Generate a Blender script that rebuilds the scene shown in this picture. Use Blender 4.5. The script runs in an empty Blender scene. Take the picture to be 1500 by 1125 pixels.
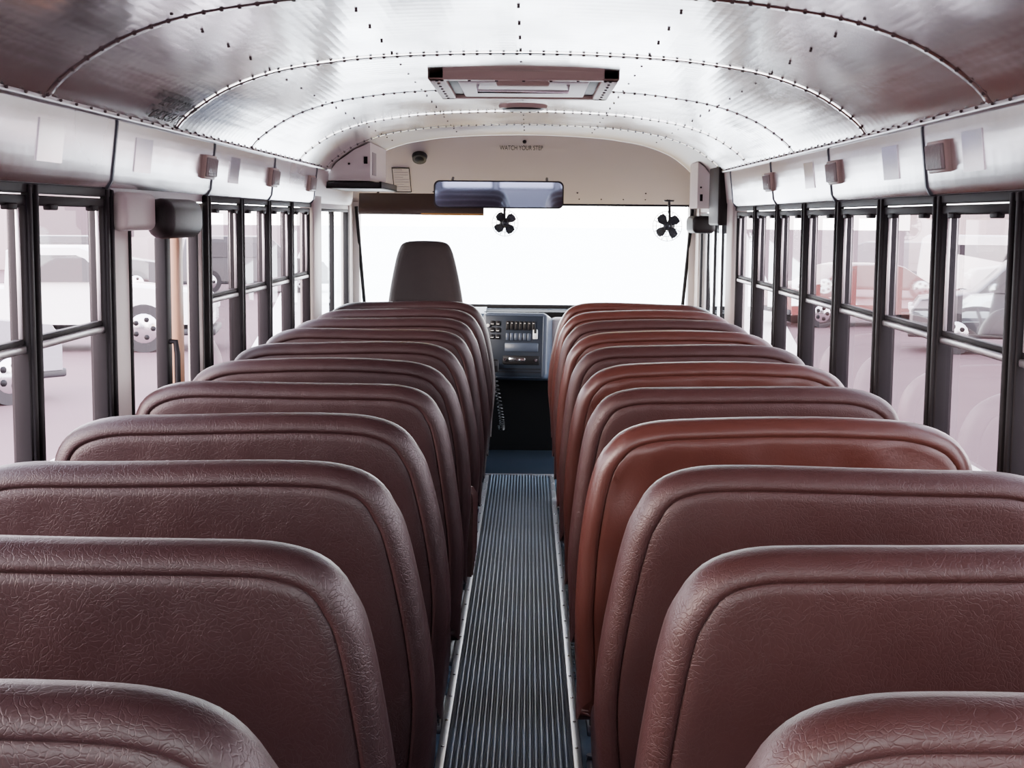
import bpy, bmesh, math, random
from mathutils import Vector, Matrix, Euler
random.seed(4)
C=bpy.context.scene.collection

# ---------------------------------------------------------------- materials
def newmat(name):
    m=bpy.data.materials.new(name); m.use_nodes=True
    nt=m.node_tree; nt.nodes.clear()
    out=nt.nodes.new('ShaderNodeOutputMaterial')
    return m,nt,out
def pbr(name,col,rough=.5,metal=0.,spec=.5,var=0.,vscale=8.,bump=0.,bscale=200.,kind='noise',rvar=0.,stretch=(1,1,1),coat=0.,dist=.004):
    m,nt,out=newmat(name)
    p=nt.nodes.new('ShaderNodeBsdfPrincipled')
    p.inputs['Base Color'].default_value=(*col,1); p.inputs['Roughness'].default_value=rough
    p.inputs['Metallic'].default_value=metal; p.inputs['Specular IOR Level'].default_value=spec
    p.inputs['Coat Weight'].default_value=coat
    nt.links.new(p.outputs[0],out.inputs[0])
    tc=nt.nodes.new('ShaderNodeTexCoord'); mp=nt.nodes.new('ShaderNodeMapping')
    mp.inputs['Scale'].default_value=stretch
    nt.links.new(tc.outputs['Object'],mp.inputs[0])
    n=nt.nodes.new('ShaderNodeTexNoise'); n.inputs['Scale'].default_value=vscale; n.inputs['Detail'].default_value=4
    nt.links.new(mp.outputs[0],n.inputs['Vector'])
    if var>0:
        r=nt.nodes.new('ShaderNodeMix'); r.data_type='RGBA'
        r.inputs[6].default_value=(*[c*(1-var) for c in col],1); r.inputs[7].default_value=(*[min(1,c*(1+var)) for c in col],1)
        nt.links.new(n.outputs[0],r.inputs[0]); nt.links.new(r.outputs[2],p.inputs['Base Color'])
    if rvar>0:
        mr=nt.nodes.new('ShaderNodeMapRange'); mr.inputs[1].default_value=.3; mr.inputs[2].default_value=.7
        mr.inputs[3].default_value=max(.02,rough-rvar); mr.inputs[4].default_value=rough+rvar
        nt.links.new(n.outputs[0],mr.inputs[0]); nt.links.new(mr.outputs[0],p.inputs['Roughness'])
    if bump>0:
        b=nt.nodes.new('ShaderNodeBump'); b.inputs['Strength'].default_value=bump; b.inputs['Distance'].default_value=dist
        if kind=='leather':
            n0=nt.nodes.new('ShaderNodeTexNoise'); n0.inputs['Scale'].default_value=18; n0.inputs['Detail'].default_value=3
            nt.links.new(tc.outputs['Object'],n0.inputs['Vector'])
            mx=nt.nodes.new('ShaderNodeMix'); mx.data_type='RGBA'; mx.inputs[0].default_value=.06
            nt.links.new(tc.outputs['Object'],mx.inputs[6]); nt.links.new(n0.outputs['Color'],mx.inputs[7])
            v=nt.nodes.new('ShaderNodeTexVoronoi'); v.feature='DISTANCE_TO_EDGE'; v.inputs['Scale'].default_value=bscale
            nt.links.new(mx.outputs[2],v.inputs['Vector'])
            cl=nt.nodes.new('ShaderNodeMath'); cl.operation='MINIMUM'; cl.inputs[1].default_value=.12
            nt.links.new(v.outputs[0],cl.inputs[0])
            n2=nt.nodes.new('ShaderNodeTexNoise'); n2.inputs['Scale'].default_value=bscale*3
            nt.links.new(tc.outputs['Object'],n2.inputs['Vector'])
            ad=nt.nodes.new('ShaderNodeMath'); ad.operation='MULTIPLY_ADD'; ad.inputs[1].default_value=.12
            nt.links.new(n2.outputs[0],ad.inputs[0]); nt.links.new(cl.outputs[0],ad.inputs[2])
            n3=nt.nodes.new('ShaderNodeTexNoise'); n3.inputs['Scale'].default_value=4; n3.inputs['Detail'].default_value=2
            nt.links.new(tc.outputs['Object'],n3.inputs['Vector'])
            ad2=nt.nodes.new('ShaderNodeMath'); ad2.operation='MULTIPLY_ADD'; ad2.inputs[1].default_value=1.5
            nt.links.new(n3.outputs[0],ad2.inputs[0]); nt.links.new(ad.outputs[0],ad2.inputs[2])
            nt.links.new(ad2.outputs[0],b.inputs['Height'])
        elif kind=='sheet':
            # gently wavy sheet metal with a fine embossed dot pattern
            n1=nt.nodes.new('ShaderNodeTexNoise'); n1.inputs['Scale'].default_value=bscale; n1.inputs['Detail'].default_value=1.5
            nt.links.new(mp.outputs[0],n1.inputs['Vector'])
            v=nt.nodes.new('ShaderNodeTexVoronoi'); v.inputs['Scale'].default_value=40; v.inputs['Randomness'].default_value=.1
            nt.links.new(mp.outputs[0],v.inputs['Vector'])
            ad=nt.nodes.new('ShaderNodeMath'); ad.operation='MULTIPLY_ADD'; ad.inputs[1].default_value=.07
            nt.links.new(v.outputs['Distance'],ad.inputs[0]); nt.links.new(n1.outputs[0],ad.inputs[2])
            nt.links.new(ad.outputs[0],b.inputs['Height'])
        else:
            n1=nt.nodes.new('ShaderNodeTexNoise'); n1.inputs['Scale'].default_value=bscale; n1.inputs['Detail'].default_value=3
            nt.links.new(mp.outputs[0],n1.inputs['Vector']); nt.links.new(n1.outputs[0],b.inputs['Height'])
        nt.links.new(b.outputs[0],p.inputs['Normal'])
    return m
def glassmat(name,tint,gloss=1.0):
    m,nt,out=newmat(name)
    t=nt.nodes.new('ShaderNodeBsdfTransparent'); t.inputs[0].default_value=(*tint,1)
    g=nt.nodes.new('ShaderNodeBsdfGlossy'); g.inputs['Roughness'].default_value=.02
    f=nt.nodes.new('ShaderNodeFresnel'); f.inputs[0].default_value=1.45
    mu=nt.nodes.new('ShaderNodeMath'); mu.operation='MULTIPLY'; mu.inputs[1].default_value=gloss
    nt.links.new(f.outputs[0],mu.inputs[0])
    mx=nt.nodes.new('ShaderNodeMixShader')
    nt.links.new(mu.outputs[0],mx.inputs[0]); nt.links.new(t.outputs[0],mx.inputs[1]); nt.links.new(g.outputs[0],mx.inputs[2])
    nt.links.new(mx.outputs[0],out.inputs[0]); return m

M={}
M['seatL']=pbr('vinyl_maroon_dim',(.0205,.0083,.0090),.44,spec=.34,var=.2,vscale=5,bump=.52,bscale=115,kind='leather')  # left seats: weaker light put into a darker vinyl colour
M['seatR']=pbr('vinyl_maroon_lit',(.036,.0137,.0127),.43,spec=.36,var=.2,vscale=5,bump=.52,bscale=115,kind='leather')  # right seats: warm window light put into the vinyl colour
M['seatN']=pbr('vinyl_red_brown',(.058,.0180,.0135),.35,spec=.45,var=.2,vscale=4,bump=.25,bscale=90,kind='leather')
M['black']=pbr('black_paint',(.006,.005,.006),.6,spec=.2)
M['post']=pbr('dark_bronze_post',(.020,.014,.015),.55,spec=.3)
M['blackpl']=pbr('black_plastic',(.010,.010,.012),.5,bump=.2,bscale=300)
M['pad']=pbr('black_vinyl_pad',(.008,.0055,.0055),.5,spec=.25,bump=.3,bscale=80,kind='leather')
M['alu']=pbr('brushed_aluminium',(.55,.53,.55),.35,1,bump=.05,bscale=60,stretch=(1,8,1))
M['ceil']=pbr('roof_sheet_metal',(.90,.875,.88),.17,1,var=.04,vscale=3,bump=1.0,bscale=4.2,kind='sheet',rvar=.05,dist=.0050,stretch=(1,.40,1))
M['panel']=pbr('galvanised_panel',(.84,.82,.83),.24,1,var=.06,vscale=3,bump=1.0,bscale=6,kind='sheet',rvar=.05,dist=.004,stretch=(1,.4,1))
M['rivet']=pbr('rivet_steel',(.05,.033,.033),.5,.0)
M['cream']=pbr('cream_painted_metal',(.46,.41,.39),.45,var=.06,vscale=4,bump=.06,bscale=60)
M['creamb']=pbr('off_white_painted_metal',(.92,.89,.86),.5,var=.02,vscale=4)
M['wallp']=pbr('wall_panel_paint',(.38,.35,.36),.45,var=.05)
M['floor']=pbr('blue_grey_vinyl',(.050,.084,.122),.22,var=.25,vscale=14,bump=.3,bscale=30,rvar=.06)
M['rib']=pbr('ribbed_rubber',(.115,.148,.195),.36,spec=.5,var=.15,vscale=30,bump=.1,bscale=120,rvar=.04)
M['groove']=pbr('rubber_groove',(.032,.044,.062),.6,spec=.2)
M['steel']=pbr('seat_frame_steel',(.05,.055,.07),.4,.7)
M['chrome']=pbr('chrome',(.8,.8,.82),.15,1)
M['mirror']=pbr('mirror_glass',(.50,.64,.88),.03,1)
M['dash']=pbr('dash_plastic',(.040,.052,.078),.42,bump=.15,bscale=250)
M['dashd']=pbr('dash_dark_inlay',(.010,.015,.025),.35)
M['fire']=pbr('firewall_black',(.0025,.0025,.003),.8,spec=.1)
M['white']=pbr('white_plastic',(.7,.7,.7),.4)
M['lens']=pbr('frosted_lamp_lens',(.38,.36,.34),.25,bump=.6,bscale=160)
M['paper']=pbr('paper',(.5,.46,.4),.7,var=.1,vscale=60)
M['ink']=pbr('black_ink',(.015,.015,.015),.6,spec=.1)
M['wood']=pbr('tinted_visor',(.045,.026,.018),.3,var=.3,vscale=6)
M['orange']=pbr('amber_edge',(.5,.25,.07),.5)
M['drv']=pbr('driver_seat_fabric',(.021,.014,.013),.75,var=.2,vscale=30,bump=.3,bscale=400)
M['glass']=glassmat('window_glass',(.93,.81,.855),.6)
M['wglass']=glassmat('windshield_glass',(.97,.99,.99),.6)
M['cglass']=pbr('car_window',(.03,.025,.03),.1)
M['carw']=pbr('car_paint_white',(.75,.75,.75),.2,coat=.5)
M['cars']=pbr('car_paint_silver',(.16,.15,.18),.25,.3,coat=.5)
M['carr']=pbr('car_paint_red',(.18,.05,.045),.25,coat=.5)
M['card']=pbr('car_paint_dark',(.03,.025,.03),.3,coat=.3)
M['tyre']=pbr('tyre_rubber',(.015,.013,.015),.7)
M['asph']=pbr('pinkish_asphalt',(.125,.078,.086),.85,spec=.2,var=.2,vscale=.5,bump=.2,bscale=30)  # pinkish base tone with random variation
M['bounce']=pbr('bounce_ground_white',(.88,.86,.83),.85,var=.04,vscale=.5)  # near-white, for the added ground that bounces light through the windshield
M['bld']=pbr('warehouse_cladding',(.42,.34,.34),.8,spec=.2,var=.1,vscale=.3)
M['bldd']=pbr('warehouse_opening',(.12,.09,.10),.8,spec=.2)
M['yel']=pbr('bus_yellow',(.8,.55,.2),.3,coat=.4)
M['tan']=pbr('tan_trim',(.48,.38,.32),.45)
M['pole']=pbr('tan_painted_pole',(.40,.22,.13),.4)

# ---------------------------------------------------------------- builder
class B:
    def __init__(s): s.v=[];s.f=[];s.m=[];s.s=[];s.ms=[]
    def mi(s,m):
        if m not in s.ms: s.ms.append(m)
        return s.ms.index(m)
    def add(s,vs,fs,m,smooth=True,T=None):
        o=len(s.v)
        for v in vs:
            v=Vector(v)
            s.v.append(T@v if T is not None else v)
        k=s.mi(m)
        for f in fs: s.f.append([i+o for i in f]); s.m.append(k); s.s.append(smooth)
    def box(s,x0,x1,y0,y1,z0,z1,m,bev=0,seg=2,T=None):
        bm=bmesh.new(); bmesh.ops.create_cube(bm,size=1)
        for v in bm.verts: v.co=Vector(((x0+x1)/2+v.co.x*(x1-x0),(y0+y1)/2+v.co.y*(y1-y0),(z0+z1)/2+v.co.z*(z1-z0)))
        if bev>0: bmesh.ops.bevel(bm,geom=bm.edges[:],offset=bev,segments=seg,profile=.5,affect='EDGES')
        bm.verts.index_update()
        s.add([v.co.copy() for v in bm.verts],[[v.index for v in f.verts] for f in bm.faces],m,bev>0,T); bm.free()
    def loft(s,rings,m,cap=True,smooth=True,T=None,closed=True):
        n=len(rings[0]); vs=[p for r in rings for p in r]; fs=[]
        for k in range(len(rings)-1):
            for i in range(n if closed else n-1):
                j=(i+1)%n; fs.append([k*n+i,k*n+j,(k+1)*n+j,(k+1)*n+i])
        if cap: fs.append(list(range(n))[::-1]); fs.append([(len(rings)-1)*n+i for i in range(n)])
        s.add(vs,fs,m,smooth,T)
    def cyl(s,p0,p1,r0,r1,m,seg=16,T=None,smooth=True):
        p0=Vector(p0);p1=Vector(p1); d=(p1-p0).normalized()
        a=d.orthogonal().normalized(); b=d.cross(a)
        R=lambda p,r:[p+a*math.cos(t)*r+b*math.sin(t)*r for t in [2*math.pi*i/seg for i in range(seg)]]
        s.loft([R(p0,r0),R(p1,r1)],m,True,smooth,T)
    def tube(s,pts,r,m,seg=8,T=None,closed=False):
        pts=[Vector(p) for p in pts]; rings=[]; n=len(pts); a=None
        for i,p in enumerate(pts):
            d=(pts[(i+1)%n]-pts[i-1]) if closed else (pts[min(i+1,n-1)]-pts[max(i-1,0)])
            d.normalize()
            if a is None: a=d.orthogonal().normalized()
            a=(a-d*a.dot(d)).normalized(); b=d.cross(a)
            rings.append([p+a*math.cos(t)*r+b*math.sin(t)*r for t in [2*math.pi*k/seg for k in range(seg)]])
        if closed: rings.append(rings[0])
        s.loft(rings,m,not closed,True,T)
    def ball(s,c,r,m,u=12,w=8,sc=(1,1,1),T=None):
        c=Vector(c); rings=[]
        for k in range(1,w):
            t=math.pi*k/w
            rings.append([c+Vector((math.sin(t)*math.cos(2*math.pi*i/u)*r*sc[0],math.sin(t)*math.sin(2*math.pi*i/u)*r*sc[1],math.cos(t)*r*sc[2])) for i in range(u)])
        s.loft(rings[::-1],m,True,True,T)
    def ext(s,prof,axis,t0,t1,m,smooth=False,T=None):
        f=(lambda a,b,t:(a,t,b)) if axis=='y' else (lambda a,b,t:(t,a,b)) if axis=='x' else (lambda a,b,t:(a,b,t))
        s.loft([[f(a,b,t0) for a,b in prof],[f(a,b,t1) for a,b in prof]],m,True,smooth,T)
    def mesh(s,name):
        me=bpy.data.meshes.new(name); me.from_pydata([tuple(v) for v in s.v],[],s.f)
        for m in s.ms: me.materials.append(M[m])
        me.polygons.foreach_set('material_index',s.m); me.polygons.foreach_set('use_smooth',s.s)
        bm=bmesh.new(); bm.from_mesh(me); bmesh.ops.recalc_face_normals(bm,faces=bm.faces); bm.to_mesh(me); bm.free()
        me.update()
        try: me.set_sharp_from_angle(angle=math.radians(50))
        except Exception: pass
        return me
    def done(s,name,loc=(0,0,0),rot=(0,0,0)):
        o=bpy.data.objects.new(name,s.mesh(name)); C.objects.link(o); o.location=loc; o.rotation_euler=rot; return o
def catmull(P,n=6,closed=False):
    out=[];N=len(P)
    for i in range(N if closed else N-1):
        p0=P[(i-1)%N] if closed else P[max(i-1,0)]; p1=P[i]; p2=P[(i+1)%N]; p3=P[(i+2)%N] if closed else P[min(i+2,N-1)]
        for k in range(n):
            t=k/n
            out.append(tuple(.5*((2*p1[j])+(-p0[j]+p2[j])*t+(2*p0[j]-5*p1[j]+4*p2[j]-p3[j])*t*t+(-p0[j]+3*p1[j]-3*p2[j]+p3[j])*t**3) for j in range(len(p1))))
    if not closed: out.append(tuple(P[-1]))
    return out
def inset(P,d):
    n=len(P);out=[]
    for i in range(n):
        a=Vector(P[i-1]);b=Vector(P[(i+1)%n]); t=(b-a).normalized(); nn=Vector((t.y,-t.x))
        out.append((P[i][0]+nn.x*d,P[i][1]+nn.y*d))
    return out

HW=1.15      # half width
YR=-0.6      # rear wall
YB=7.75      # end of passenger windows
YF=9.7       # windshield
# ---------------------------------------------------------------- floor
b=B(); b.box(-HW,HW,YR,YF,-.05,0,'floor'); b.done('floor')
b=B()
n=20; w=.345/n
b.box(-.19,.17,YR+.02,8.43,.0003,.002,'groove')
for i in range(n):
    x0=-.01-.1725+i*w
    b.ext([(x0+w*.12,.0015),(x0+w*.20,.0105),(x0+w*.30,.012),(x0+w*.62,.012),(x0+w*.72,.0105),(x0+w*.80,.0015)],'y',YR+.02,8.43,'rib')
b.done('aisle_runner')
for sx,nm in ((-.204,'trim_1'),(.184,'trim_2')):
    b=B(); b.box(sx-.013,sx+.013,YR+.02,8.43,0.0005,.009,'alu',.003)
    y=YR+.2
    while y<8.4:
        b.ball((sx,y,.009),.006,'chrome',8,5,(1,1,.5)); y+=.22
    b.done(nm)
b=B(); b.box(-.25,.23,8.44,8.47,.0005,.012,'alu',.003); b.done('trim_3')
b=B(); b.box(-.4,.35,8.48,9.38,.0005,.006,'dashd',.001); b.done('floor_mat')

# ---------------------------------------------------------------- side walls with openings
Z0,Z1=.88,1.575
def wallstrip(b,s,y0,y1,z0,z1,m,t=.05,bev=0):
    x0,x1=(s*HW,s*(HW+t)); b.box(min(x0,x1),max(x0,x1),y0,y1,z0,z1,m,bev)
winid=[0]
def window(s,y0,y1,split=True):
    winid[0]+=1
    b=B(); e=.022
    def fr(ya,yb,za,zb,m,x0=-.012,x1=.03,bev=.004):
        xa,xb=s*(HW+x0),s*(HW+x1); b.box(min(xa,xb),max(xa,xb),ya,yb,za,zb,m,bev)
    fr(y0+.006,y0+.006+e,Z0,Z1,'black'); fr(y1-.006-e,y1-.006,Z0,Z1,'black')
    fr(y0+.028,y1-.028,Z1-.025,Z1,'black'); fr(y0+.028,y1-.028,Z0,Z0+.03,'alu')
    fr(y0+.028,y1-.028,1.205,1.223,'alu',-.006,.012); fr(y0+.028,y1-.028,1.224,1.238,'black',0,.02)
    fr(y1-.040,y1-.034,1.238,Z1-.03,'alu',0,.01,.002)
    fr(y0+.10,y0+.16,Z1-.035,Z1-.02,'black',-.02,.0); fr(y1-.16,y1-.10,Z1-.035,Z1-.02,'black',-.02,.0)
    x=s*(HW+.018)
    b.add([(x,y0+.02,Z0+.01),(x,y1-.02,Z0+.01),(x,y1-.02,Z1-.01),(x,y0+.02,Z1-.01)],[[0,1,2,3]],'glass',False)
    b.done('window_%d'%winid[0])
def sidewall(s,pil,name):
    b=B()
    gaps=[(4.035,5.205)] if s<0 else [(8.01,9.42)]
    y=YR
    for g0,g1 in gaps:
        wallstrip(b,s,y,g0,0,Z0,'wallp'); y=g1
    wallstrip(b,s,y,YF,0,Z0,'wallp')
    wallstrip(b,s,YR,YF,1.58,1.80,'wallp')
    for a,c in (((YR+.01,4.03),(5.21,YB)) if s<0 else ((YR+.01,YB),)):
        xa,xb=s*(HW-.014),s*HW
        b.box(min(xa,xb),max(xa,xb),a,c,Z1+.004,1.603,'black',.003)
        xa,xb=s*(HW-.03),s*HW
        b.box(min(xa,xb),max(xa,xb),a,c,Z0-.03,Z0-.002,'alu',.004)
    for y in pil:
        wallstrip(b,s,y-.02,y+.02,Z0,Z1,'post',.04)
        xa,xb=s*(HW-.02),s*(HW+.002)
        b.box(min(xa,xb),max(xa,xb),y-.034,y-.012,Z0,1.6,'black',.004); b.box(min(xa,xb),max(xa,xb),y+.012,y+.034,Z0,1.6,'black',.004)
        for k in range(9): b.ball((s*(HW-.002),y,Z0+.05+k*.08),.005,'alu',6,4)
    b.box(*sorted((s*HW,s*(HW+.05))),YR,YR+.25,Z0,Z1,'wallp')
    b.box(*sorted((s*(HW-.03),s*(HW+.05))),YB-.02,YB+(.26 if s<0 else .2),Z0-.1,1.66,'cream',.01)
    b.box(*sorted((s*(HW-.01),s*(HW+.05))),9.43,YF,Z0-.1,1.66,'cream',.01)
    b.done(name)
PL=[.28,.9,1.52,2.14,2.76,3.38,4.0,5.24,5.86,6.48,7.1]
PR=[.14,.77,1.40,2.03,2.66,3.29,3.92,4.55,5.18,5.81,6.44,7.07]
sidewall(-1,PL,'wall_left'); sidewall(1,PR,'wall_right')
P=[-.35]+PL+[7.72]
for i in range(len(P)-1):
    if abs(P[i]-4.0)<.01: continue
    window(-1,P[i]+.012,P[i+1]-.012)
P=[-.35]+PR+[7.72]
for i in range(len(P)-1): window(1,P[i]+.012,P[i+1]-.012)

# left emergency door
b=B(); x=-HW
b.box(x-.04,x-.002,4.04,4.25,.02,1.57,'cream',.008)
b.box(x-.04,x-.002,5.12,5.20,.02,1.57,'cream',.008)
b.box(x-.035,x-.004,4.25,5.12,.02,.9,'cream')
b.box(x-.035,x-.004,4.25,5.12,1.50,1.57,'cream')
b.box(x-.03,x+.004,4.245,4.262,.9,1.5,'black',.003); b.box(x-.03,x+.004,5.105,5.122,.9,1.5,'black',.003)
b.box(x-.03,x+.010,4.64,4.70,.85,1.46,'black',.006)
b.box(x-.03,x+.010,4.80,4.87,.85,1.52,'pole',.01)
b.add([(x-.02,4.25,.9),(x-.02,5.12,.9),(x-.02,5.12,1.5),(x-.02,4.25,1.5)],[[0,1,2,3]],'glass',False)
b.tube([(x,4.66,1.12),(x+.03,4.66,1.12),(x+.035,4.66,1.08),(x+.035,4.66,.98)],.010,'black')
b.done('door_1')
b=B()
b.box(x+.012,x+.10,4.37,4.80,1.458,1.582,'pad',.04,4)
b.box(x+.012,x+.055,4.02,4.355,1.485,1.595,'cream',.02,4)
b.done('door_header_pad')

# ---------------------------------------------------------------- ceiling + light panels
half=[(1.10,1.795),(1.06,1.845),(.96,1.915),(.86,1.96),(.74,1.995),(.60,2.018),(.46,2.034),(.23,2.046),(0,2.05)]
arc=catmull(half+[(-a,z) for a,z in half[-2::-1]],4)
def zc(x):
    for (a,za),(c,zb) in zip(arc,arc[1:]):
        if c<=x<=a: return za+(zb-za)*(a-x)/max(1e-6,a-c)
    return 1.8
seams=[YR,.90,2.14,3.38,4.62,5.86,7.10,8.05,YF]
b=B()
for k in range(len(seams)-1):
    o=.0 if k%2 else .003
    r0=[(a,seams[k]-.02*(k>0),z-o) for a,z in arc]; r1=[(a,seams[k+1]+(.02 if k<len(seams)-2 else 0),z-o) for a,z in arc]
    m=4; rings=[[tuple(Vector(p).lerp(Vector(q),j/m)) for p,q in zip(r0,r1)] for j in range(m+1)]
    b.loft(rings,'ceil' if k<7 else 'cream',False,True,None,False)
for ys in seams[1:-1]:
    rr=[[ (a,ys+dy,z-dz) for a,z in arc] for dy,dz in ((-.024,.003),(-.022,.0045),(.022,.0045),(.024,.003))]
    b.loft(rr,'ceil',False,True,None,False)
    acc=0;last=arc[0]
    for p in arc[1:]:
        d=math.hypot(p[0]-last[0],p[1]-last[1]); t=0
        while acc+ (d-t) >=.042:
            t+=.042-acc; acc=0; q=(last[0]+(p[0]-last[0])*t/d,last[1]+(p[1]-last[1])*t/d)
            b.ball((q[0],ys-.012,q[1]-.005),.0055,'rivet',6,4)
        acc+=d-t; last=p
for xx in (-.78,-.4,.0,.4,.78):
    y=.2
    while y<8.6:
        b.ball((xx,y,zc(xx)-.003),.0045,'rivet',6,4); y+=.31
b.done('ceiling')
for s,nm in ((-1,'trim_4'),(1,'trim_5')):
    b=B()
    prof=[(1.148,1.605),(1.135,1.605),(1.122,1.625),(1.104,1.778),(1.104,1.80),(1.148,1.80)]
    ys=[YR,.28,1.52,2.76,4.0,5.24,6.48,YB]
    for a,c in zip(ys,ys[1:]):
        b.ext([(s*p,z) for p,z in prof],'y',a+.002,c-.002,'panel')
        b.ext([(s*(p-.004 if i in(1,2,3,4) else p),z+(-.004 if i in (0,1) else 0)) for i,(p,z) in enumerate(prof)],'y',c-.022,c-.010,'steel')
    b.tube([(s*1.098,YR+.01,1.797),(s*1.098,YB+.3,1.797)],.009,'alu')
    y=.1
    while y<7.9:
        b.ball((s*1.088,y,1.80),.005,'rivet',6,4); y+=.12
    b.ext([(s*p,z) for p,z in prof],'y',YB,9.4,'cream')
    b.done(nm)
def panelT(s,y,t):
    x=1.122+(1.104-1.122)*t; z=1.625+(1.778-1.625)*t
    ang=math.atan2(.018,.153)
    return Matrix.Translation((s*x,y,z))@Matrix.Rotation(-s*ang,4,'Y')
for s,ysl in ((-1,(2.5,5.13,6.43,7.55)),(1,(2.5,3.82,5.12,6.5))):
    for y in ysl:
        b=B(); T=panelT(s,y,.5)
        b.box(*sorted((s*.002,-s*.014)),-.085,.085,-.042,.042,'tan',.004,2,T)
        b.box(*sorted((-s*.012,-s*.022)),-.075,.075,-.034,.034,'lens',.005,2,T)
        for k in range(10): b.box(*sorted((-s*.020,-s*.025)),-.07+k*.0147,-.065+k*.0147,-.031,.031,'lens',.001,1,T)
        b.done('marker_lamp')
for s,y,w in ((-1,3.45,.09),(-1,4.28,.09),(1,4.35,.09),(1,3.55,.08),(-1,5.6,.09),(1,5.6,.09)):  # polished patches added to stand in for window reflections on the panels
    b=B(); T=panelT(s,y,.52)
    b.box(*sorted((-s*.0005,-s*.003)),-w,w,-.05,.05,'chrome',0,1,T); b.done('reflection_patch')

# roof hatch
b=B(); zt=2.035; x0,x1,y0,y1=-.33,.345,5.12,5.98
for (a,c,d,e) in ((x0,x1,y0,y0+.06),(x0,x1,y1-.06,y1),(x0,x0+.06,y0,y1),(x1-.06,x1,y0,y1)):
    b.box(a,c,d,e,zt-.022,zt+.012,'tan',.006,3)
b.box(x0+.055,x1-.055,y0+.055,y1-.055,zt-.008,zt+.005,'post',.004)
b.box(x0+.10,x1-.10,y0+.12,y1-.12,zt-.02,zt-.006,'white',.006,3)
b.box(-.09,.10,y0+.07,y0+.13,zt-.035,zt-.006,'tan',.008)
b.tube([(-.16,y0+.2,zt-.02),(-.16,y0+.2,zt-.045),(.17,y0+.2,zt-.045),(.17,y0+.2,zt-.02)],.007,'chrome')
for cx in (x0+.03,x1-.03):
    for k in range(8): b.ball((cx,y0+.05+k*.105,zt-.022),.006,'rivet',6,4)
for k in range(7): b.ball((x0+.05+k*.096,y0+.03,zt-.022),.006,'rivet',6,4)
b.done('roof_hatch')
b=B(); b.cyl((0,6.75,2.05),(0,6.75,2.035),.115,.11,'tan',28); b.cyl((0,6.75,2.035),(0,6.75,2.028),.10,.09,'blackpl',28); b.done('ceiling_vent')

# ---------------------------------------------------------------- front bulkhead, windshield
b=B()
DY=.52
def by(z): return 9.62-DY+(2.05-z)/.42*DY
SL=math.atan2(DY,.42)
ring1=[(a,by(z),z-.001) for a,z in arc]; ring2=[(a,9.62,1.63) for a,z in arc]
ring1[0]=(1.14,by(1.79),1.79); ring1[-1]=(-1.14,by(1.79),1.79)
ring2[0]=(1.14,9.62,1.63); ring2[-1]=(-1.14,9.62,1.63)
rings=[[tuple(Vector(p).lerp(Vector(q),j/6)) for p,q in zip(ring1,ring2)] for j in range(7)]
b.loft(rings,'cream',False,True,None,False)
b.box(-HW,HW,9.64,9.72,1.615,1.66,'black',.01)
b.box(-HW,HW,9.55,YF+.03,0,.93,'dashd')
for x in (-.6,-.2,.35,.8):
    b.ball((x,by(1.7)-.003,1.70),.006,'rivet',6,4)
b.ball((0.0,by(2.01)-.008,2.01),.013,'ink',8,6)
for k in range(14): b.ball((-.95+k*.146,by(1.66)-.002,1.66),.005,'rivet',6,4)
b.done('wall_front')
b=B()
for s in (-1,1):
    b.ext([(s*1.15,9.60),(s*1.15,9.72),(s*1.10,9.72),(s*1.10,9.60)],'z',.9,1.63,'cream')
    b.tube([(s*1.115,9.58,1.60),(s*1.07,9.66,.93)],.012,'black')
b.box(-1.1,1.1,9.62,9.66,.93,.955,'black',.004)
b.add([(-1.1,9.65,.94),(1.1,9.65,.94),(1.1,9.65,1.62),(-1.1,9.65,1.62)],[[0,1,2,3]],'wglass',False)
b.done('window_windshield')
b=B()
for ya,yb,za,zb in ((8.02,8.045,.9,1.575),(9.39,9.42,.9,1.575),(8.7,8.72,.9,1.575),(8.03,9.4,1.56,1.578),(8.03,9.4,.88,.91)):
    b.box(-HW-.03,-HW+.004,ya,yb,za,zb,'black',.003)
b.add([(-HW-.01,8.03,.9),(-HW-.01,9.4,.9),(-HW-.01,9.4,1.57),(-HW-.01,8.03,1.57)],[[0,1,2,3]],'wglass',False)
b.done('window_driver')
# entry door (right)
b=B()
for ya,yb in ((8.02,8.045),(8.37,8.385),(8.70,8.73),(9.04,9.055),(9.385,9.41)):
    b.box(HW+.002,HW+.03,ya,yb,.02,1.57,'black',.005)
b.box(HW+.002,HW+.03,8.04,9.4,1.55,1.572,'black',.004); b.box(HW+.002,HW+.03,8.04,9.4,.02,.12,'black',.004)
b.box(HW+.002,HW+.03,8.04,9.4,.80,.84,'black',.004)
b.add([(HW+.01,8.04,.1),(HW+.01,9.4,.1),(HW+.01,9.4,1.57),(HW+.01,8.04,1.57)],[[0,1,2,3]],'wglass',False)
b.done('door_2')
b=B(); b.box(1.01,HW-.002,8.62,9.0,1.45,1.555,'pad',.03,4); b.done('entry_header_pad')
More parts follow.
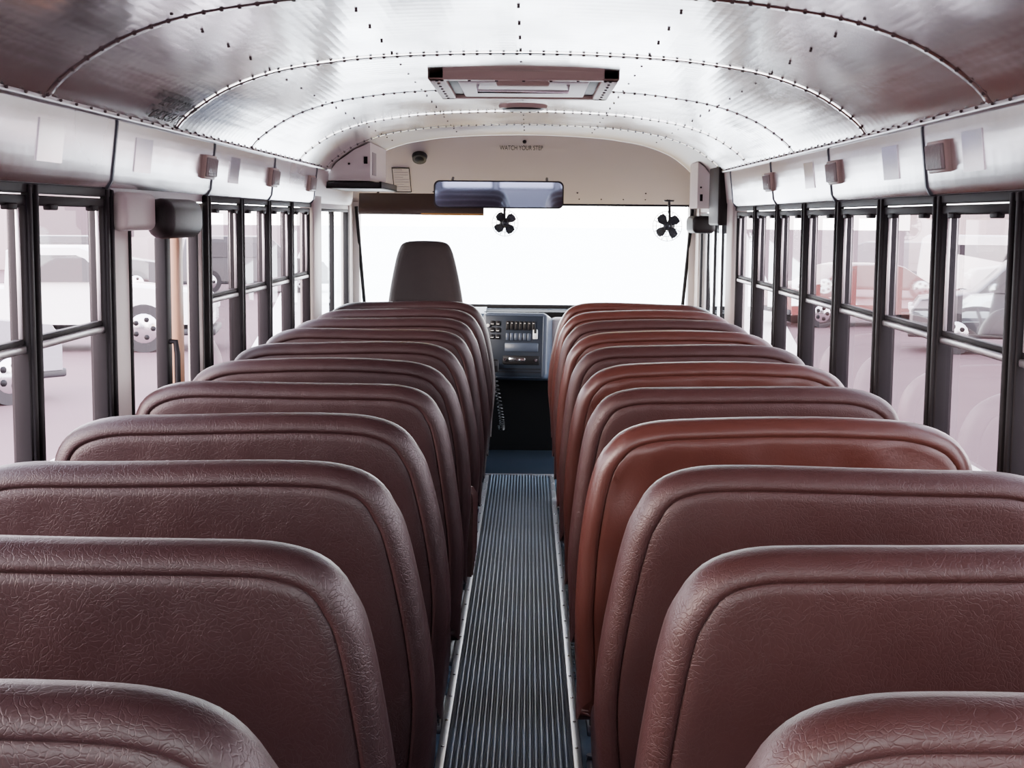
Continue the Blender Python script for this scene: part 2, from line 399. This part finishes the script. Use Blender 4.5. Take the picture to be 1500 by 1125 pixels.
# overhead boxes
b=B(); b.ext([(-1.14,1.735),(-.87,1.735),(-.87,1.95),(-.96,1.908),(-1.06,1.838),(-1.10,1.785),(-1.14,1.78)],'y',8.2,9.1,'creamb')
b.box(-.905,-.885,8.192,8.203,1.83,1.87,'ink'); b.ball((-.99,8.2,1.83),.007,'ink',8,6)
b.box(-.871,-.867,8.3,8.5,1.77,1.9,'wallp',.001)
b.done('overhead_cabinet')
b=B(); b.box(-1.14,-.80,8.15,9.1,1.69,1.703,'blackpl',.004); b.box(-.815,-.80,8.15,9.1,1.69,1.73,'blackpl',.004); b.box(-1.14,-.80,8.15,8.165,1.69,1.725,'blackpl',.004)
b.done('overhead_shelf')
b=B(); b.ext([(1.02,1.60),(1.14,1.60),(1.14,1.78),(1.10,1.785),(1.06,1.838),(1.02,1.868)],'y',8.5,8.9,'creamb'); b.box(1.035,1.05,8.492,8.503,1.64,1.68,'ink')
b.ball((1.04,8.5,1.72),.006,'ink',8,6); b.done('electrical_cabinet')
b=B(); b.box(1.075,1.143,7.98,8.40,1.50,1.83,'pad',.015,3); b.done('padded_bulkhead_post')
# speaker, paper, visor
b=B()
c=Vector((-.67,by(1.92),1.92)); nn=Vector((0,-.42,-DY)).normalized()
b.cyl(c+nn*.0,c+nn*.03,.05,.045,'blackpl',24); b.cyl(c+nn*.03,c+nn*.034,.03,.02,'ink',20); b.done('buzzer_speaker')
def onbulk(x,z): return Matrix.Translation((x,by(z),z))@Matrix.Rotation(SL,4,'X')
b=B(); T=onbulk(-.80,1.775)
b.box(-.055,.055,-.004,-.001,-.12,.12,'paper',0,1,T)
for k in range(9): b.box(-.045,.045 if k%3 else .01,-.0058,-.0038,.097-k*.024,.101-k*.024,'wallp',0,1,T)
for a in ((-.058,-.053,-.12,.12),(.053,.058,-.12,.12),(-.055,.055,-.123,-.115),(-.055,.055,.115,.123)): b.box(a[0],a[1],-.0058,-.0036,a[2],a[3],'ink',0,1,T)
b.done('notice_sheet')
def text(name,s,mat,size):
    cu=bpy.data.curves.new(name,'FONT'); cu.body=s; cu.size=size; cu.align_x='CENTER'; cu.extrude=.0003
    o=bpy.data.objects.new(name,cu); C.objects.link(o); o.matrix_world=mat; cu.materials.append(M['ink']); return o
def frame(X,Y,p,sy=1):
    X=Vector(X).normalized(); Y=Vector(Y).normalized(); Z=X.cross(Y); Ys=Y*sy
    return Matrix(((X.x,Ys.x,Z.x,p[0]),(X.y,Ys.y,Z.y,p[1]),(X.z,Ys.z,Z.z,p[2]),(0,0,0,1)))
text('watch_your_step_lettering','WATCH YOUR STEP',frame((1,0,0),(0,-DY,.42),(-.02,by(1.965)-.004,1.965-.004),2.0),.030)
tg=Vector((.08,0,zc(-.98)-zc(-1.06))).normalized()
nn=Vector((0,1,0)).cross(tg)
p=Vector((-1.045,4.38,zc(-1.045)))+nn*.012
text('warning_lettering','BEFORE DRIVING\nCHECK SEATS',frame((0,1,0),tg,p,1),.054)
b=B()
T=Matrix.Translation((-.665,9.36,1.685))@Matrix.Rotation(math.radians(-12),4,'X')
b.box(-.405,.405,-.006,.006,-.14,0,'wood',.004,2,T); b.box(.0,.405,-.0085,.0085,-.142,-.13,'orange',.002,1,T)
b.tube([(-.95,9.36,1.68),(-.95,9.43,1.70)],.008,'black'); b.tube([(-.38,9.36,1.68),(-.38,9.43,1.70)],.008,'black')
b.done('sun_visor')
# mirror
def rrect(w,h,r,n=6):
    o=[]
    for cx,cz,a0 in ((w-r,h-r,0),(-w+r,h-r,90),(-w+r,-h+r,180),(w-r,-h+r,270)):
        for k in range(n+1):
            a=math.radians(a0+90*k/n); o.append((cx+r*math.cos(a),cz+r*math.sin(a)))
    return o
b=B()
T=Matrix.Translation((-.155,8.9,1.675))@Matrix.Rotation(math.radians(3),4,'X')
O=rrect(.40,.085,.035)
b.loft([[(x*s1,y,z*s2) for x,z in O] for y,s1,s2 in ((.03,.9,.7),(.025,.97,.92),(.0,1,1),(-.012,1,1),(-.014,.985,.93))],'blackpl',True,True,T)
O2=rrect(.39,.076,.03)
b.loft([[(x,-.0125,z) for x,z in O2],[(x,-.0155,z) for x,z in O2]],'mirror',True,False,T)
for x in (-.3,.3): b.tube([T@Vector((x,.02,.0)),T@Vector((x,.10,.05)),T@Vector((x,.36,.09))],.009,'steel')
b.done('rear_view_mirror')
# fans
def fan(x,y,z,r,up,yaw):
    b=B()
    b.tube([(0,.03,up),(0,.05,up*.5),(0,.05,.02),(0,.03,0)],.009,'blackpl'); b.cyl((0,.03,up-.012),(0,.03,up),.03,.035,'blackpl')
    b.cyl((0,.07,0),(0,0,0),.032,.028,'blackpl',20); b.ball((0,-.012,0),.022,'steel',12,8)
    for k in range(4):
        a=math.radians(45+90*k); T=Matrix.Rotation(a,4,'Y')
        pts=[(-.012,.0,.015),(.012,.006,.015),(.034,.014,r*.55),(.036,.015,r*.85),(.015,.008,r*.98),(-.015,-.002,r*.95),(-.026,-.006,r*.6)]
        b.loft([pts,[(p[0],p[1]+.002,p[2]) for p in pts]],'steel',True,False,T)
    for rr,yy in ((r*1.08,0.0),(r*.75,-.025),(r*.4,-.035)):
        b.tube([(rr*math.cos(t),yy,rr*math.sin(t)) for t in [2*math.pi*i/28 for i in range(28)]],.0020,'blackpl',5,None,True)
    for k in range(16):
        t=2*math.pi*k/16; c,s=math.cos(t),math.sin(t)
        b.tube([(r*.2*c,-.038,r*.2*s),(r*.75*c,-.025,r*.75*s),(r*1.08*c,0,r*1.08*s),(r*.6*c,.045,r*.6*s),(.03*c,.055,.03*s)],.0016,'blackpl',4)
    b.done('dashboard_fan',(x,y,z),(0,0,yaw))
fan(-.12,9.25,1.50,.078,.145,.1); fan(.91,9.15,1.49,.088,.165,-.35)

# ---------------------------------------------------------------- passenger seats
aisle0=[(.165,.30),(.160,.42),(.150,.58),(.158,.72),(.172,.83),(.188,.915),(.208,.975),(.252,1.034),(.32,1.062),(.42,1.07),(.6,1.072),(.8,1.07),(.94,1.063),(1.03,1.03),(1.075,.97),(1.088,.88),(1.09,.7),(1.09,.45),(1.085,.30)]
def yl(z): return (1.07-z)*.15
def seatmesh(side,mat,name,barrier=False,mat2=None,seed=0,loose=False,high=False,sh=0):
    rnd=random.Random(seed)
    aisle=[(x+sh*max(0,1-max(0,x-.25)/.7),z) for x,z in aisle0]
    out=catmull(aisle,4); n=len(out)
    out=out+[(out[-1][0]+(out[0][0]-out[-1][0])*k/12,.30) for k in range(1,12)]
    ph=rnd.uniform(0,6); amp=.004
    out=[(x+amp*math.sin(z*9+ph)*(x<.4),z+(amp*math.sin(x*7+ph) if z>1.0 else 0)) for x,z in out]
    b=B(); cx,cz=.61,.68
    ringA=inset(out,.05)
    def R(P,y,wr=0):
        r=[]
        for (x,z) in P:
            th=(1.07-z)*.06
            yy=y*(1+ (th/.1 if y>.05 else 0))+yl(z)
            if y<.01: yy+=wr*(1.3 if loose else .3)*(.0036*math.sin(x*23+z*31+math.sin(x*9)*3+ph)+.0022*math.sin(x*61-z*22))
            r.append((side*x,yy,z))
        return r
    def S(f): return [(cx+(x-cx)*f,cz+(z-cz)*f) for x,z in ringA]
    rings=[R(S(f),-.001-.012*(1-f)**.7 if f<1 else 0,1) for f in (.02,.1,.2,.3,.4,.5,.6,.7,.76,.82,.88,.93,.97)]
    rings+=[R(inset(out,d),y,.4) for d,y in ((.046,.0005),(.0425,.0038),(.039,.0),(.034,-.001),(.024,.002),(.011,.012),(.003,.028),(0,.05),(.003,.075),(.012,.093),(.026,.103),(.05,.106))]
    rings+=[R(S(f),.107) for f in (.9,.5,.02)]
    b.loft(rings,mat)
    if not barrier:
        hh=.17 if high else 0
        prof=[(.172,.32),(.168,.40),(.18,.445),(.24,.462),(.6,.468),(1.0,.46),(1.075,.44),(1.09,.4),(1.09,.32)]
        pr=catmull(prof,3)
        cr=[]; NR=26
        for k in range(NR+1):
            t=k/NR; y=.17+.395*t; e=max(0,(t-.9)/.1); dz=-.04*e*e+.004*math.sin(t*3); ins=.012*e*e+sh*.6
            if high: ins+=.004*math.sin(k*2.4)-.022
            cr.append([(side*(x+(ins if x<.6 else -abs(ins))),y,max(.32,z+(dz+hh*(1-t*.4) if z>.36 else 0))) for x,z in pr])
        b.loft(cr,mat2 or mat)
        b.tube([(side*.185,.53,.32),(side*.185,.53,.30),(side*.185,.24,.30)],.012,'steel')
    for yy in ((.22,.46) if not barrier else (.13,.25)):
        b.tube([(side*.24,yy,.33),(side*.24,yy+.01,.15),(side*.24,yy+.015,.014)],.015,'steel')
        b.tube([(side*1.06,yy,.33),(side*1.06,yy,.014)],.015,'steel')
    y0,y1=(.19,.50) if not barrier else (.10,.29)
    b.box(*sorted((side*.218,side*.27)),y0,y1,.001,.016,'steel',.004)
    b.box(*sorted((side*1.03,side*1.09)),y0,y1,.001,.016,'steel',.004)
    for yy in (y0+.03,y1-.03): b.cyl((side*.232,yy,.014),(side*.232,yy,.026),.009,.008,'chrome',6)
    b.tube([(side*.24,(y0+y1)/2,.2),(side*1.06,(y0+y1)/2,.2)],.012,'steel')
    return b.mesh(name)
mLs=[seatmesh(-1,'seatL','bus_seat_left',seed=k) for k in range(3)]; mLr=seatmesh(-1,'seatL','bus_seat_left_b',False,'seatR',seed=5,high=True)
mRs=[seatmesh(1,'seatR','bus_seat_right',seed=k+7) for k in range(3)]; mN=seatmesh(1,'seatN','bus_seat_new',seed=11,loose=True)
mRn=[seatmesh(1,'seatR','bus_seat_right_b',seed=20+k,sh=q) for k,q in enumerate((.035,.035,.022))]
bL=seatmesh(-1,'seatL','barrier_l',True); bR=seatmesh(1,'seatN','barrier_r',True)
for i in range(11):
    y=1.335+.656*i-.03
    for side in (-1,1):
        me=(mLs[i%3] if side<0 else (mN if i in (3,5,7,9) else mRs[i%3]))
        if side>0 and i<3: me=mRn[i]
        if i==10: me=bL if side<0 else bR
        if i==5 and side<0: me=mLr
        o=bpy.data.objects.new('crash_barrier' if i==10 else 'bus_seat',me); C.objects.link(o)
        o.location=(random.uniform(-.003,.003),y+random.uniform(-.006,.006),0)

# ---------------------------------------------------------------- driver seat
b=B()
prof=catmull([(.235,0),(.225,.25),(.21,.40),(.18,.56),(.15,.67),(.11,.712),(0,.72),(-.11,.712),(-.15,.67),(-.18,.56),(-.21,.40),(-.225,.25),(-.235,0)],4)
rs=[]
for y,i in ((.0,.04),(.006,.018),(.02,.005),(.05,0),(.085,.005),(.105,.03)):
    P=inset(prof,-i)
    if max(p[0] for p in P)>.2351: P=inset(prof,i)
    rs.append([(x,y+(.72-z)*.12,z+.68) for x,z in P])
b.loft(rs,'drv')
b.box(-.25,.25,.15,.62,.48,.60,'drv',.04,4)
b.cyl((0,.38,.02),(0,.38,.48),.08,.07,'blackpl',20); b.box(-.2,.2,.2,.56,.001,.03,'steel',.005)
b.box(-.22,.22,.1,.2,.5,.75,'drv',.03,3)
b.done('driver_seat',(-.555,8.12,0))
# ---------------------------------------------------------------- dashboard
b=B()
b.ext([(9.5,.0),(9.42,.0),(9.40,.5),(9.18,.55),(9.14,.72),(9.22,.92),(9.36,.945),(9.5,.945)],'x',-1.13,-.24,'dash')
b.box(-.9,-.35,9.13,9.2,.76,.9,'dashd',.02)
T=Matrix.Translation((-.05,8.9,.745))@Matrix.Rotation(math.radians(-7),4,'Z')@Matrix.Rotation(math.radians(-8),4,'X')
pf=rrect(.205,.205,.035)
b.loft([[(x*s1,y,z*s1) for x,z in pf] for y,s1 in ((.5,1),(.02,1),(.004,.985),(0,.96))],'dash',True,True,T)
b.box(-.19,.18,-.006,.01,-.195,.185,'dashd',.006,2,T)
for i in range(2):
    for j in range(3): b.box(-.155+i*.035,-.127+i*.035,-.014,.0,.12-j*.042,.15-j*.042,'black',.003,1,T)
    for j in range(3): b.box(-.15+i*.035,-.132+i*.035,-.0155,.0,.128-j*.042,.131-j*.042,'white',0,1,T)
for i in range(7): b.box(-.055+i*.027,-.033+i*.027,-.014,.0,.095,.15,'black',.003,1,T); b.box(-.048+i*.027,-.040+i*.027,-.0155,0,.135,.138,'white',0,1,T)
for i in range(6): b.box(-.055+i*.027,-.033+i*.027,-.012,.0,.03,.075,'dash',.003,1,T)
b.box(.115,.145,-.016,0,.04,.10,'white',.004,1,T); b.box(.122,.138,-.018,0,.075,.105,'ink',.002,1,T)
b.box(-.06,.15,-.012,0,-.04,.015,'dash',.004,1,T)
b.box(-.07,.16,-.016,.0,-.12,-.065,'black',.004,1,T); b.box(-.03,.07,-.018,0,-.10,-.078,'chrome',.001,1,T)
b.cyl(T@Vector((-.055,-.014,-.092)),T@Vector((-.055,-.028,-.092)),.010,.009,'chrome',14)
b.cyl(T@Vector((.14,-.014,-.092)),T@Vector((.14,-.028,-.092)),.010,.009,'chrome',14)
for z in (-.15,-.17): b.box(-.18,.17,-.009,0,z,z+.006,'black',0,1,T)
b.cyl(T@Vector((-.17,-.002,.12)),T@Vector((-.17,-.02,.12)),.012,.01,'white',12)
b.ext([(9.5,.0),(9.40,.0),(9.28,.5),(9.2,.75),(9.26,.93),(9.5,.93)],'x',-.25,1.1,'fire')
b.box(.17,.95,9.15,9.5,.60,.90,'wallp',.04,3)
T=Matrix.Translation((-.555,8.98,.86))@Matrix.Rotation(math.radians(35),4,'X')
b.tube([T@Vector((.22*math.cos(t),.22*math.sin(t),0)) for t in [2*math.pi*i/40 for i in range(40)]],.014,'black',10,None,True)
for a in (90,210,330):
    t=math.radians(a); b.tube([T@Vector((0,0,-.02)),T@Vector((.21*math.cos(t),.21*math.sin(t),0))],.012,'blackpl')
b.cyl(T@Vector((0,0,-.04)),T@Vector((0,0,.01)),.05,.045,'blackpl'); b.cyl(T@Vector((0,0,-.03)),(-.555,9.3,.62),.025,.03,'blackpl')
b.done('dashboard')
# CB mic w/ coiled cord
b=B()
b.box(-.205,-.145,8.80,8.83,.585,.665,'black',.012,3)
b.box(-.195,-.155,8.793,8.802,.625,.655,'blackpl',.003); b.box(-.19,-.16,8.83,8.875,.62,.64,'steel')
pts=[]
for i in range(320):
    t=i/319; a=t*2*math.pi*26
    cxx=-.175+.03*math.sin(t*math.pi); zz=.58-.36*math.sin(t*math.pi*.62)
    pts.append((cxx+.014*math.cos(a)+.04*t,8.82+.05*t+.014*math.sin(a),zz))
b.tube(pts,.004,'blackpl',5); b.done('handheld_microphone')

# ---------------------------------------------------------------- rear wall
b=B()
y0,y1=YR-.05,YR
b.box(-HW,HW,y0,y1,0,.9,'wallp'); b.box(-HW,HW,y0,y1,1.62,1.8,'wallp')
for a,c in ((-HW,-1.08),(-.42,-.36),(.36,.42),(1.08,HW)): b.box(a,c,y0,y1,.9,1.62,'wallp')
b.loft([[(a,y0,z) for a,z in arc]+[(-1.1,y0,1.78),(1.1,y0,1.78)],[(a,y1,z) for a,z in arc]+[(-1.1,y1,1.78),(1.1,y1,1.78)]],'wallp',True,False)
b.done('wall_rear')
for k,(a,c) in enumerate(((-1.08,-.42),(-.36,.36),(.42,1.08))):
    b=B()
    for q in ((a,a+.02,.9,1.62),(c-.02,c,.9,1.62),(a,c,.9,.92),(a,c,1.6,1.62)): b.box(q[0],q[1],y0,y1+.005,q[2],q[3],'black',.003)
    b.add([(a,y0+.02,.9),(c,y0+.02,.9),(c,y0+.02,1.62),(a,y0+.02,1.62)],[[0,1,2,3]],'wglass',False)
    b.done('window_rear_%d'%(k+1))

# ---------------------------------------------------------------- outside
GZ=-.9
b=B(); b.add([(-300,-100,GZ),(300,-100,GZ),(300,400,GZ),(-300,400,GZ)],[[0,1,2,3]],'asph',False); b.done('parking_lot_ground')
b=B(); b.add([(-3,11.4,GZ+.01),(3,11.4,GZ+.01),(6,33,GZ+.01),(60,400,GZ+.01),(-60,400,GZ+.01),(-6,33,GZ+.01)],[[0,1,2,3,4,5]],'bounce',False); b.done('bounce_ground')  # pale ground added to whiten the windshield view and brighten the ceiling
def shed(x0,x1,y0,y1,h):
    b=B(); b.box(x0,x1,y0,y1,GZ,GZ+h,'bld',.05)
    b.box(x0-.3,x1+.3,y0-.3,y1+.3,GZ+h,GZ+h+.25,'creamb',.03)
    n=int((x1-x0)/6)
    for k in range(n):
        xx=x0+2+k*6; b.box(xx,xx+3.2,y0-.05,y0+.1,GZ,GZ+2.8,'bldd',.02); b.box(xx+3.8,xx+5,y0-.05,y0+.1,GZ+1.5,GZ+2.6,'bldd',.02)
    b.done('storage_building')
shed(-60,-17,62,74,3.3); shed(19,64,60,72,3.1)
b=B()
rs=[]
for y,w,zt in ((9.95,.85,.80),(10.3,.84,.78),(10.9,.78,.72),(11.2,.74,.60),(11.25,.72,.3)):
    P=[(-w,-.3),(-w,zt-.16),(-w+.06,zt-.05),(-w+.2,zt),(w-.2,zt),(w-.06,zt-.05),(w,zt-.16),(w,-.3)]
    rs.append([(a,y,c) for a,c in P])
b.loft(rs,'yel')
for s in (-1,1):
    b.cyl((s*.75,10.6,GZ+.48),(s*1.05,10.6,GZ+.48),.48,.48,'tyre',28); b.cyl((s*1.04,10.6,GZ+.48),(s*1.06,10.6,GZ+.48),.25,.22,'chrome',20)
    b.box(*sorted((s*.7,s*1.1)),10.05,11.2,GZ+.95,GZ+1.05,'yel',.03)
b.box(-1.0,1.0,11.2,11.32,GZ+.4,GZ+.65,'black',.02)
b.done('bus_hood')
def car(kind,paint,loc,rz):
    b=B()
    if kind=='van': body=[(-2.6,.35),(-2.6,1.15),(-2.5,2.0),(-2.35,2.1),(.9,2.1),(1.2,2.0),(1.85,1.25),(2.45,1.05),(2.6,.8),(2.6,.35)];gl=[(-2.2,1.3),(-2.2,1.85),(.85,1.85),(1.1,1.8),(1.55,1.3)];wh=.36
    elif kind=='suv': body=[(-2.3,.4),(-2.3,1.1),(-2.15,1.7),(-1.9,1.8),(.3,1.8),(.55,1.72),(1.15,1.15),(2.15,1.0),(2.3,.8),(2.3,.4)];gl=[(-2.0,1.15),(-1.9,1.6),(.25,1.6),(.45,1.55),(.9,1.15)];wh=.38
    elif kind=='truck': body=[(-2.8,.5),(-2.8,1.15),(-.9,1.15),(-.85,1.8),(-.7,1.88),(.4,1.88),(.6,1.8),(1.2,1.2),(2.5,1.08),(2.7,.9),(2.7,.5)];gl=[(-.65,1.25),(-.6,1.72),(.35,1.72),(.5,1.66),(.9,1.25)];wh=.43
    else: body=[(-2.2,.3),(-2.25,.8),(-2.1,.95),(-1.5,1.0),(-.9,1.4),(-.6,1.45),(.4,1.45),(.6,1.4),(1.25,.98),(2.1,.85),(2.25,.65),(2.2,.3)];gl=[(-1.25,1.02),(-.8,1.34),(.4,1.34),(.55,1.30),(1.0,1.0)];wh=.33
    w=.9
    rs=[]
    for x,s1,up in ((-w,.985,.10),(-w+.05,1,.02),(0,1,0),(w-.05,1,.02),(w,.985,.10)):
        rs.append([(a*s1,x*(1 if z<1.1 else .9),z-(up*.3 if z>1 else 0)) for a,z in body])
    b.loft(rs,paint)
    for s in (-1,1):
        b.loft([[(a,s*(w*(.965 if z<1.28 else .90)+.012),z) for a,z in gl],[(a,s*(w*(.93 if z<1.28 else .88)),z) for a,z in gl]],'cglass',True,False)
        for wx in (-1.45,1.5):
            b.cyl((wx,s*(w-.24),wh),(wx,s*(w+.012),wh),wh,wh,'tyre',28)
            b.cyl((wx,s*(w+.010),wh),(wx,s*(w+.025),wh),wh*.62,wh*.55,'chrome',20)
            for k in range(5):
                a=2*math.pi*k/5; b.ball((wx+wh*.38*math.cos(a),s*(w+.02),wh+wh*.38*math.sin(a)),.05,'black',8,6)
        b.box(body[-2][0]-.12,body[-2][0]+.03,*sorted((s*.5,s*.82)),.72,.86,'white',.02)
    b.box(body[0][0]-.05,body[-1][0]+.05,-w+.02,w-.02,.3,.42,'blackpl',.03)
    b.done({'van':'parked_van','suv':'parked_suv','truck':'parked_pickup_truck','sedan':'parked_car'}[kind],(loc[0],loc[1],GZ),(0,0,rz))
car('truck','carw',(-8.4,26,0),0.15)
car('suv','cars',(-8.2,17.5,0),.9)
car('suv','card',(-13.5,44,0),.2)
car('suv','card',(-8.8,46,0),.3)
car('sedan','carr',(8.0,34,0),.2)
car('van','carw',(13.0,38,0),-.3)
car('suv','card',(9.6,27,0),2.9)
car('sedan','card',(7.4,13.5,0),1.3)

# ---------------------------------------------------------------- world + sun + camera
w=bpy.data.worlds.new('World'); bpy.context.scene.world=w; w.use_nodes=True
nt=w.node_tree; bg=nt.nodes['Background']
tc=nt.nodes.new('ShaderNodeTexCoord'); sp=nt.nodes.new('ShaderNodeSeparateXYZ'); cr=nt.nodes.new('ShaderNodeValToRGB')
nt.links.new(tc.outputs['Generated'],sp.inputs[0]); nt.links.new(sp.outputs['Z'],cr.inputs[0]); nt.links.new(cr.outputs[0],bg.inputs[0])
cr.color_ramp.elements[0].color=(1,.98,.97,1); cr.color_ramp.elements[0].position=0
cr.color_ramp.elements[1].color=(.74,.84,1,1); cr.color_ramp.elements[1].position=.7
bg.inputs[1].default_value=19.0
sl=bpy.data.lights.new('sun','SUN'); sl.energy=10; sl.angle=math.radians(28); sl.color=(1,.80,.64)
so=bpy.data.objects.new('sun',sl); C.objects.link(so)
so.rotation_euler=Vector((.88,.42,-.24)).to_track_quat('-Z','Y').to_euler(); so.location=(-20,-8,8)
cam=bpy.data.cameras.new('camera'); co=bpy.data.objects.new('camera',cam); C.objects.link(co)
cam.lens=50.4; cam.sensor_width=36; cam.clip_start=.02; cam.clip_end=1000
R=Matrix.Rotation(math.radians(.6),4,'Z')@Matrix.Rotation(math.radians(90-6.59),4,'X')@Matrix.Rotation(math.radians(.5),4,'Z')
co.matrix_world=Matrix.Translation((.03,0,1.53))@R
bpy.context.scene.camera=co
